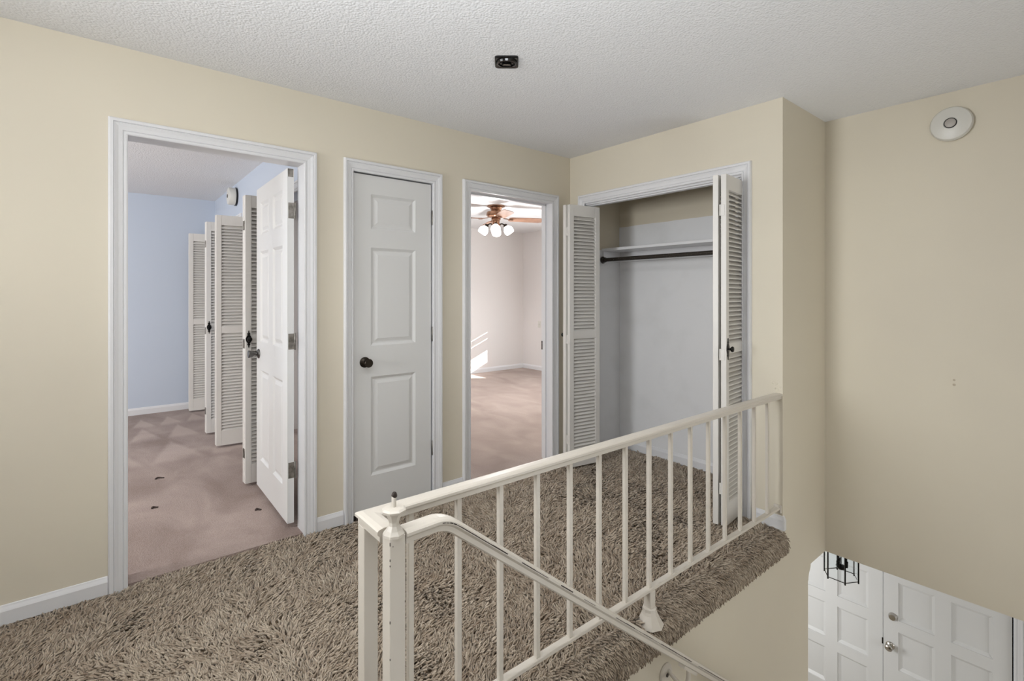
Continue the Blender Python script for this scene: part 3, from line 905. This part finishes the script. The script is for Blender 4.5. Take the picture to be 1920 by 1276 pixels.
MB().box(-0.006, 0, -0.035, 0.035, -0.058, 0.058, 0.002).build('plate', M['plastic'], sw)
MB().box(-0.014, -0.006, -0.005, 0.005, -0.01, 0.012, 0.001).build('toggle', M['plastic'], sw)

LINT = [(0.33, 4.4), (0.261, 3.811), (0.75, 3.368)]
for lab, grp, x, y, L_, a in (('largest dark scrap of lint on the mauve carpet', 'lint on the mauve carpet', LINT[0][0], LINT[0][1], 0.05, 0.2), ('small dark scrap of lint on the mauve carpet, nearest the left door jamb', 'lint on the mauve carpet', LINT[1][0], LINT[1][1], 0.03, 0.5), ('small dark scrap of lint on the mauve carpet beside the open door', 'lint on the mauve carpet', LINT[2][0], LINT[2][1], 0.028, 0.1)):
    p = [(math.cos(a) * L_ * (t - 0.5) - math.sin(a) * 0.012 * math.sin(t * 4), math.sin(a) * L_ * (t - 0.5) + math.cos(a) * 0.012 * math.sin(t * 4), 0.004 + 0.003 * math.sin(t * 5)) for t in (0, .2, .4, .6, .8, 1)]
    o = MB().sweep(p, [(-.006, -.004), (.006, -.004), (.004, .003), (-.004, .003)]).build('lint_scrap', M['lint'])
    o.location = (x, y, -0.006)
    tag(o, lab, 'lint', grp)

# ------------------------------------------------------------------ ceiling fan in the middle bedroom
FC = (3.859, 4.998)
fan = thing('ceiling_fan', 'copper ceiling fan with wooden blades and lit glass shades', 'ceiling fan', (*FC, HC))
MB().lathe([(0.112, 0), (0.112, -0.012), (0.080, -0.022), (0.066, -0.050), (0.060, -0.066)], (0, 0, 0), (0, 0, 1), 32).build('canopy', M['copper'], fan)
MB().lathe([(0.060, -0.060), (0.085, -0.068), (0.116, -0.078), (0.122, -0.095), (0.122, -0.118), (0.112, -0.134), (0.085, -0.146), (0.055, -0.152)], (0, 0, 0), (0, 0, 1), 36).build('motor', M['copper'], fan)
MB().lathe([(0.055, -0.150), (0.062, -0.170), (0.050, -0.178), (0.044, -0.215), (0.054, -0.232), (0.060, -0.250), (0.036, -0.268), (0.010, -0.280)], (0, 0, 0), (0, 0, 1), 28).build('light_kit', M['copper'], fan)
bl = MB()
pr = [(0.17, -0.045), (0.20, -0.060), (0.42, -0.068), (0.58, -0.068), (0.62, -0.055), (0.63, -0.02), (0.63, 0.02), (0.62, 0.055), (0.58, 0.068), (0.42, 0.068), (0.20, 0.060), (0.17, 0.045)]
T = Matrix.Rotation(math.radians(-14), 4, 'X')
bl.prism(pr, lambda a, c, t: tuple(T @ Vector((a, c, t))), 0.006)
blm = bl.mesh('blade', M['wood'])
irn = MB().sweep([(0.10, 0, 0.012), (0.15, 0, 0.004), (0.22, 0, -0.004)], [(-0.022, -0.003), (0.022, -0.003), (0.022, 0.003), (-0.022, 0.003)])
irn = irn.lathe([(0.026, -0.010), (0.026, -0.003)], (0.20, 0, 0), (0, 0, 1), 14).mesh('blade_iron', M['copper'])
for k in range(4):
    a = math.radians(16 + 90 * k) - YAW
    o = put('blade', blm, fan); o.location = (0, 0, -0.165); o.rotation_euler = (0, 0, a)
    put('blade_iron', irn, o)
shp = [(0.020, 0.0), (0.026, 0.010), (0.040, 0.026), (0.057, 0.050), (0.062, 0.075), (0.059, 0.098), (0.050, 0.116), (0.044, 0.112), (0.002, 0.108)]
for k in range(4):
    a = math.radians(270 + 90 * k) - YAW
    dx, dy = math.cos(a), math.sin(a)
    arm = MB().tube([(0.035 * dx, 0.035 * dy, -0.235), (0.075 * dx, 0.075 * dy, -0.225), (0.118 * dx, 0.118 * dy, -0.245)], 0.009, 10)
    arm.lathe([(0.018, -0.012), (0.026, 0.0), (0.028, 0.018)], (0.116 * dx, 0.116 * dy, -0.243), (0.45 * dx, 0.45 * dy, -0.9), 16)
    am = arm.build('lamp_arm', M['bronze'], fan)
    MB().lathe(shp, (0.118 * dx, 0.118 * dy, -0.250), (0.62 * dx, 0.62 * dy, -0.9), 24).build('lamp_shade', M['bulb'], am, 'glowing white glass shade')
fl_ = light('fan_light', 'SPOT', (FC[0], FC[1], HC - 0.42), 80.4, (0.98, 0.985, 1.0), 0.12)
light('fan_glow', 'POINT', (FC[0], FC[1], HC - 0.80), 34, (0.98, 0.985, 1.0), 0.12)
fl_.data.spot_size = math.radians(165)
fl_.data.spot_blend = 0.6

# ------------------------------------------------------------------ foyer lantern
LX, LY = 4.218, 1.299
lt = thing('hanging_lantern', 'black six-sided hanging lantern in front of the white doors', 'lantern', (LX, LY, ZS), PI / 6)
R, ZB, ZT = 0.110, -0.407, -0.075
hexp = [(R * math.cos(PI / 3 * k), R * math.sin(PI / 3 * k)) for k in range(6)]
MB().lathe([(0.055, 0), (0.055, -0.010), (0.02, -0.022), (0.008, -0.03), (0.008, -0.06)], (0, 0, 0), (0, 0, 1), 20).build('canopy', M['black'], lt)
MB().lathe([(0.012, -0.035), (0.05, -0.055), (R + 0.012, ZT), (R + 0.012, ZT - 0.008), (0.02, ZT - 0.008)], (0, 0, 0), (0, 0, 1), 6, False).build('roof', M['black'], lt)
for k in range(6):
    x, y = hexp[k]
    MB().box(x - 0.0045, x + 0.0045, y - 0.0045, y + 0.0045, ZB - 0.014, ZT, 0.001).build('upright', M['black'], lt)
    x2, y2 = hexp[(k + 1) % 6]
    MB().tube([(x, y, ZB), (x2, y2, ZB)], 0.0028, 6).build('bottom_bar', M['black'], lt)
    d = Vector((x2 - x, y2 - y, 0)).normalized(); nn = Vector((-d.y, d.x, 0)) * 0.001
    p0, p1 = Vector((x, y, 0)) * 0.985 + d * 0.006, Vector((x2, y2, 0)) * 0.985 - d * 0.006
    MB().add([p + s * nn + Vector((0, 0, zz)) for zz in (ZB + 0.006, ZT - 0.01) for s in (-1, 1) for p in (p0, p1)],
             [(0, 1, 3, 2), (4, 6, 7, 5), (0, 4, 5, 1), (2, 3, 7, 6), (0, 2, 6, 4), (1, 5, 7, 3)]).build('pane', M['glass'], lt)
cl = MB().lathe([(0.004, -0.362), (0.020, -0.359), (0.031, -0.345), (0.033, -0.336), (0.01, -0.328)], (0, 0, 0), (0, 0, 1), 20).lathe([(0.004, -0.33), (0.004, -0.03)], (0, 0, 0), (0, 0, 1), 8)
cl = cl.build('candle_cluster', M['black'], lt)
for k in range(3):
    a = 2 * PI * k / 3 + 2.3
    MB().lathe([(0.009, -0.338), (0.0105, -0.295), (0.005, -0.292), (0.005, -0.200), (0.003, -0.195)], (0.034 * math.cos(a), 0.034 * math.sin(a), 0), (0, 0, 1), 12).build('candle_socket', M['black'], cl)

# ------------------------------------------------------------------ shag carpet
# rounded nosing that the carpet wraps over the landing edge
np_ = [(YC + 0.085, ZP), (YC + 0.045, ZP - 0.004), (YC + 0.015, ZP - 0.014), (YC - 0.006, ZP - 0.034), (YC - 0.012, ZP - 0.058), (YC - 0.010, ZP - 0.084), (YC, ZP - 0.098), (YC + 0.06, ZP - 0.098)]
nos = MB().prism([(a, c) for a, c in np_], lambda a, c, t: (0.5 + t, a, c), XB - 0.5 + 0.012).build('carpet_nosing', M['backing'], fl)


def vnoise(x, y, f, seed):
    r = np.random.default_rng(seed)
    s = np.zeros_like(x)
    for i in range(7):
        a = r.uniform(0, 2 * PI); k = f * r.uniform(0.5, 1.6)
        s += np.sin((x * math.cos(a) + y * math.sin(a)) * k + r.uniform(0, 6.28))
    return s / 3.0


def strands(px, py, pz, nrm, lean, length, rad, tone, drop=None):
    """px..: roots; nrm (n,3) start direction; lean (n,3) tip direction; bent tapering yarns, 4 rings of 3"""
    n = len(px)
    R0 = np.stack([px, py, pz], 1)
    ts = np.array([0.0, 0.34, 0.70, 1.0])
    rs = np.array([0.9, 1.05, 1.0, 0.6])
    side = np.cross(nrm, lean); side /= np.linalg.norm(side, axis=1, keepdims=True) + 1e-9
    cur = R0.copy()
    rings = []
    prev_t = 0
    wob = rng.normal(0, 0.6, (n, 1))
    for i, t in enumerate(ts):
        d = nrm * (1 - t) ** 1.2 + lean * (0.25 + t) + side * wob * (t * 1.2)
        d /= np.linalg.norm(d, axis=1, keepdims=True)
        if i: cur = cur + d * (length * (t - prev_t))[:, None]
        prev_t = t
        e1 = np.cross(d, side); e1 /= np.linalg.norm(e1, axis=1, keepdims=True) + 1e-9
        e2 = np.cross(d, e1)
        for k in range(3):
            a = 2 * PI * k / 3
            rings.append(cur + (e1 * math.cos(a) + e2 * math.sin(a)) * (rad * rs[i])[:, None])
    V = np.stack(rings, 1).reshape(-1, 3)           # n,12,3
    q = []
    for i in range(3):
        for k in range(3):
            q.append((i * 3 + k, i * 3 + (k + 1) % 3, (i + 1) * 3 + (k + 1) % 3, (i + 1) * 3 + k))
    q = np.array(q)
    Fq = (q[None] + (np.arange(n) * 12)[:, None, None]).reshape(-1, 4)
    return V, Fq, np.repeat(tone, 12)


def carpet_object(name, parts, parent):
    V = np.concatenate([p[0] for p in parts]); off = 0; Fs = []
    for p in parts: Fs.append(p[1] + off); off += len(p[0])
    Fq = np.concatenate(Fs); tone = np.concatenate([p[2] for p in parts])
    me = bpy.data.meshes.new(name)
    me.vertices.add(len(V)); me.vertices.foreach_set('co', V.astype(np.float32).ravel())
    me.loops.add(Fq.size); me.loops.foreach_set('vertex_index', Fq.astype(np.int32).ravel())
    me.polygons.add(len(Fq)); me.polygons.foreach_set('loop_start', np.arange(0, Fq.size, 4, dtype=np.int32))
    me.polygons.foreach_set('use_smooth', np.ones(len(Fq), dtype=bool))
    me.update()
    at = me.attributes.new('tone', 'FLOAT', 'POINT')
    at.data.foreach_set('value', tone.astype(np.float32))
    me.materials.append(M['shag'])
    o = put(name, me, parent)
    o['kind'] = 'stuff'
    return o


def flat_patch(x0, x1, y0, y1, dens, keep=None, scale=1.0):
    n = int((x1 - x0) * (y1 - y0) * dens)
    x, y = rng.uniform(x0, x1, n), rng.uniform(y0, y1, n)
    if keep is not None:
            m = keep(x, y); x, y = x[m], y[m]
    m = np.hypot(x - 1.755, y - YR) > np.where(y < YR - 0.02, 0.035, 0.058)
    x, y = x[m], y[m]; n = len(x)
    ang = 1.6 * vnoise(x, y, 3.0, 5) + 1.3 * vnoise(x, y, 16.0, 6) + rng.normal(0, 0.55, n) + 0.8
    cl_ = vnoise(x, y, 55.0, 9) + 0.6 * vnoise(x, y, 26.0, 12)
    tilt = 0.36 + 0.30 * cl_ + rng.normal(0, 0.25, n)     # height share of the tip direction
    lean = np.stack([np.cos(ang), np.sin(ang), np.clip(tilt, -0.15, 0.9)], 1)
    lean /= np.linalg.norm(lean, axis=1, keepdims=True)
    nrm = np.stack([rng.normal(0, .25, n), rng.normal(0, .25, n), np.ones(n)], 1)
    nrm /= np.linalg.norm(nrm, axis=1, keepdims=True)
    ln = rng.uniform(0.022, 0.036, n) * scale
    rad = rng.uniform(0.0032, 0.0048, n) * scale
    # stay clear of walls, casings and the door plane
    tone = np.clip(0.5 + 0.16 * cl_ + 0.12 * vnoise(x, y, 4.0, 21) + rng.normal(0, 0.16, n), 0, 1)
    return strands(x, y, np.full(n, ZP - 0.002), nrm, lean, ln, rad, tone)


parts = []
EDGE = YC + 0.06
inview = lambda x, y: y > 2.43 - 0.95 * (x + 0.27) - 0.45
far = lambda x, y: (x * 0.636 + y * 0.7715) > 2.35
near = lambda x, y: ~far(x, y)
parts.append(flat_patch(-1.3, 2.975, EDGE, YA - 0.016, 15000, lambda x, y: inview(x, y) & near(x, y)))
parts.append(flat_patch(0.2, 2.975, EDGE, YA - 0.016, 11500, lambda x, y: inview(x, y) & far(x, y), 1.08))
parts.append(flat_patch(-1.3, 2.2, EDGE, YA - 0.016, 4500, lambda x, y: ~inview(x, y), 1.3))
parts.append(flat_patch(-1.3, 0.49, 0.2, EDGE, 4500, None, 1.3))
parts.append(flat_patch(D1[0] + 0.01, D1[1] - 0.01, YA - 0.016, YA + 0.012, 16000))
parts.append(flat_patch(D3[0] + 0.01, D3[1] - 0.01, YA - 0.016, YA - 0.004, 12000))
parts.append(flat_patch(XB - 0.01, 3.515, CL[0] + 0.01, CL[1] - 0.01, 11000, None, 1.08))
parts.append(flat_patch(3.1, 3.515, 2.70, 2.775, 11000, None, 1.08))
carpet_object('carpet_pile', parts, fl)

# pile on the nosing: rooted round the profile, combed outward and down
n = int(2.5 * 0.26 * 22000)
x = rng.uniform(0.5, XB + 0.010, n)
prof = np.array(np_[:7])
seglen = np.linalg.norm(np.diff(prof, axis=0), axis=1); cum = np.concatenate([[0], np.cumsum(seglen)])
u = rng.uniform(0, cum[-1], n)
yy, zz = np.interp(u, cum, prof[:, 0]), np.interp(u, cum, prof[:, 1])
m = np.hypot(x - 1.755, yy - YR) > np.where(yy < YR - 0.015, 0.02, 0.060)
x, u, yy, zz = x[m], u[m], yy[m], zz[m]; n = len(x)
ty, tz = np.interp(u + .004, cum, prof[:, 0]) - np.interp(u - .004, cum, prof[:, 0]), np.interp(u + .004, cum, prof[:, 1]) - np.interp(u - .004, cum, prof[:, 1])
tn = np.hypot(ty, tz) + 1e-9
ty, tz = ty / tn, tz / tn
nrm = np.stack([rng.normal(0, .2, n), tz, -ty], 1); nrm /= np.linalg.norm(nrm, axis=1, keepdims=True)
fx = 0.35 * vnoise(x, yy * 3, 14.0, 31) + rng.normal(0, 0.28, n)
k_ = np.clip(u / cum[-1] * 2.2, 0, 1)
lean = np.stack([fx, ty * 0.9, tz * 0.9 - 0.25 * k_], 1) + nrm * (0.35 + rng.normal(0, .15, n))[:, None]
lean /= np.linalg.norm(lean, axis=1, keepdims=True)
ln = rng.uniform(0.026, 0.042, n)
tone = np.clip(0.56 + 0.14 * vnoise(x, yy * 2, 40, 33) + rng.normal(0, .16, n), 0, 1)
pt = strands(x, yy, zz - 0.001, nrm, lean, ln, rng.uniform(0.0030, 0.0042, n), tone)
carpet_object('nosing_pile', [pt], fl)
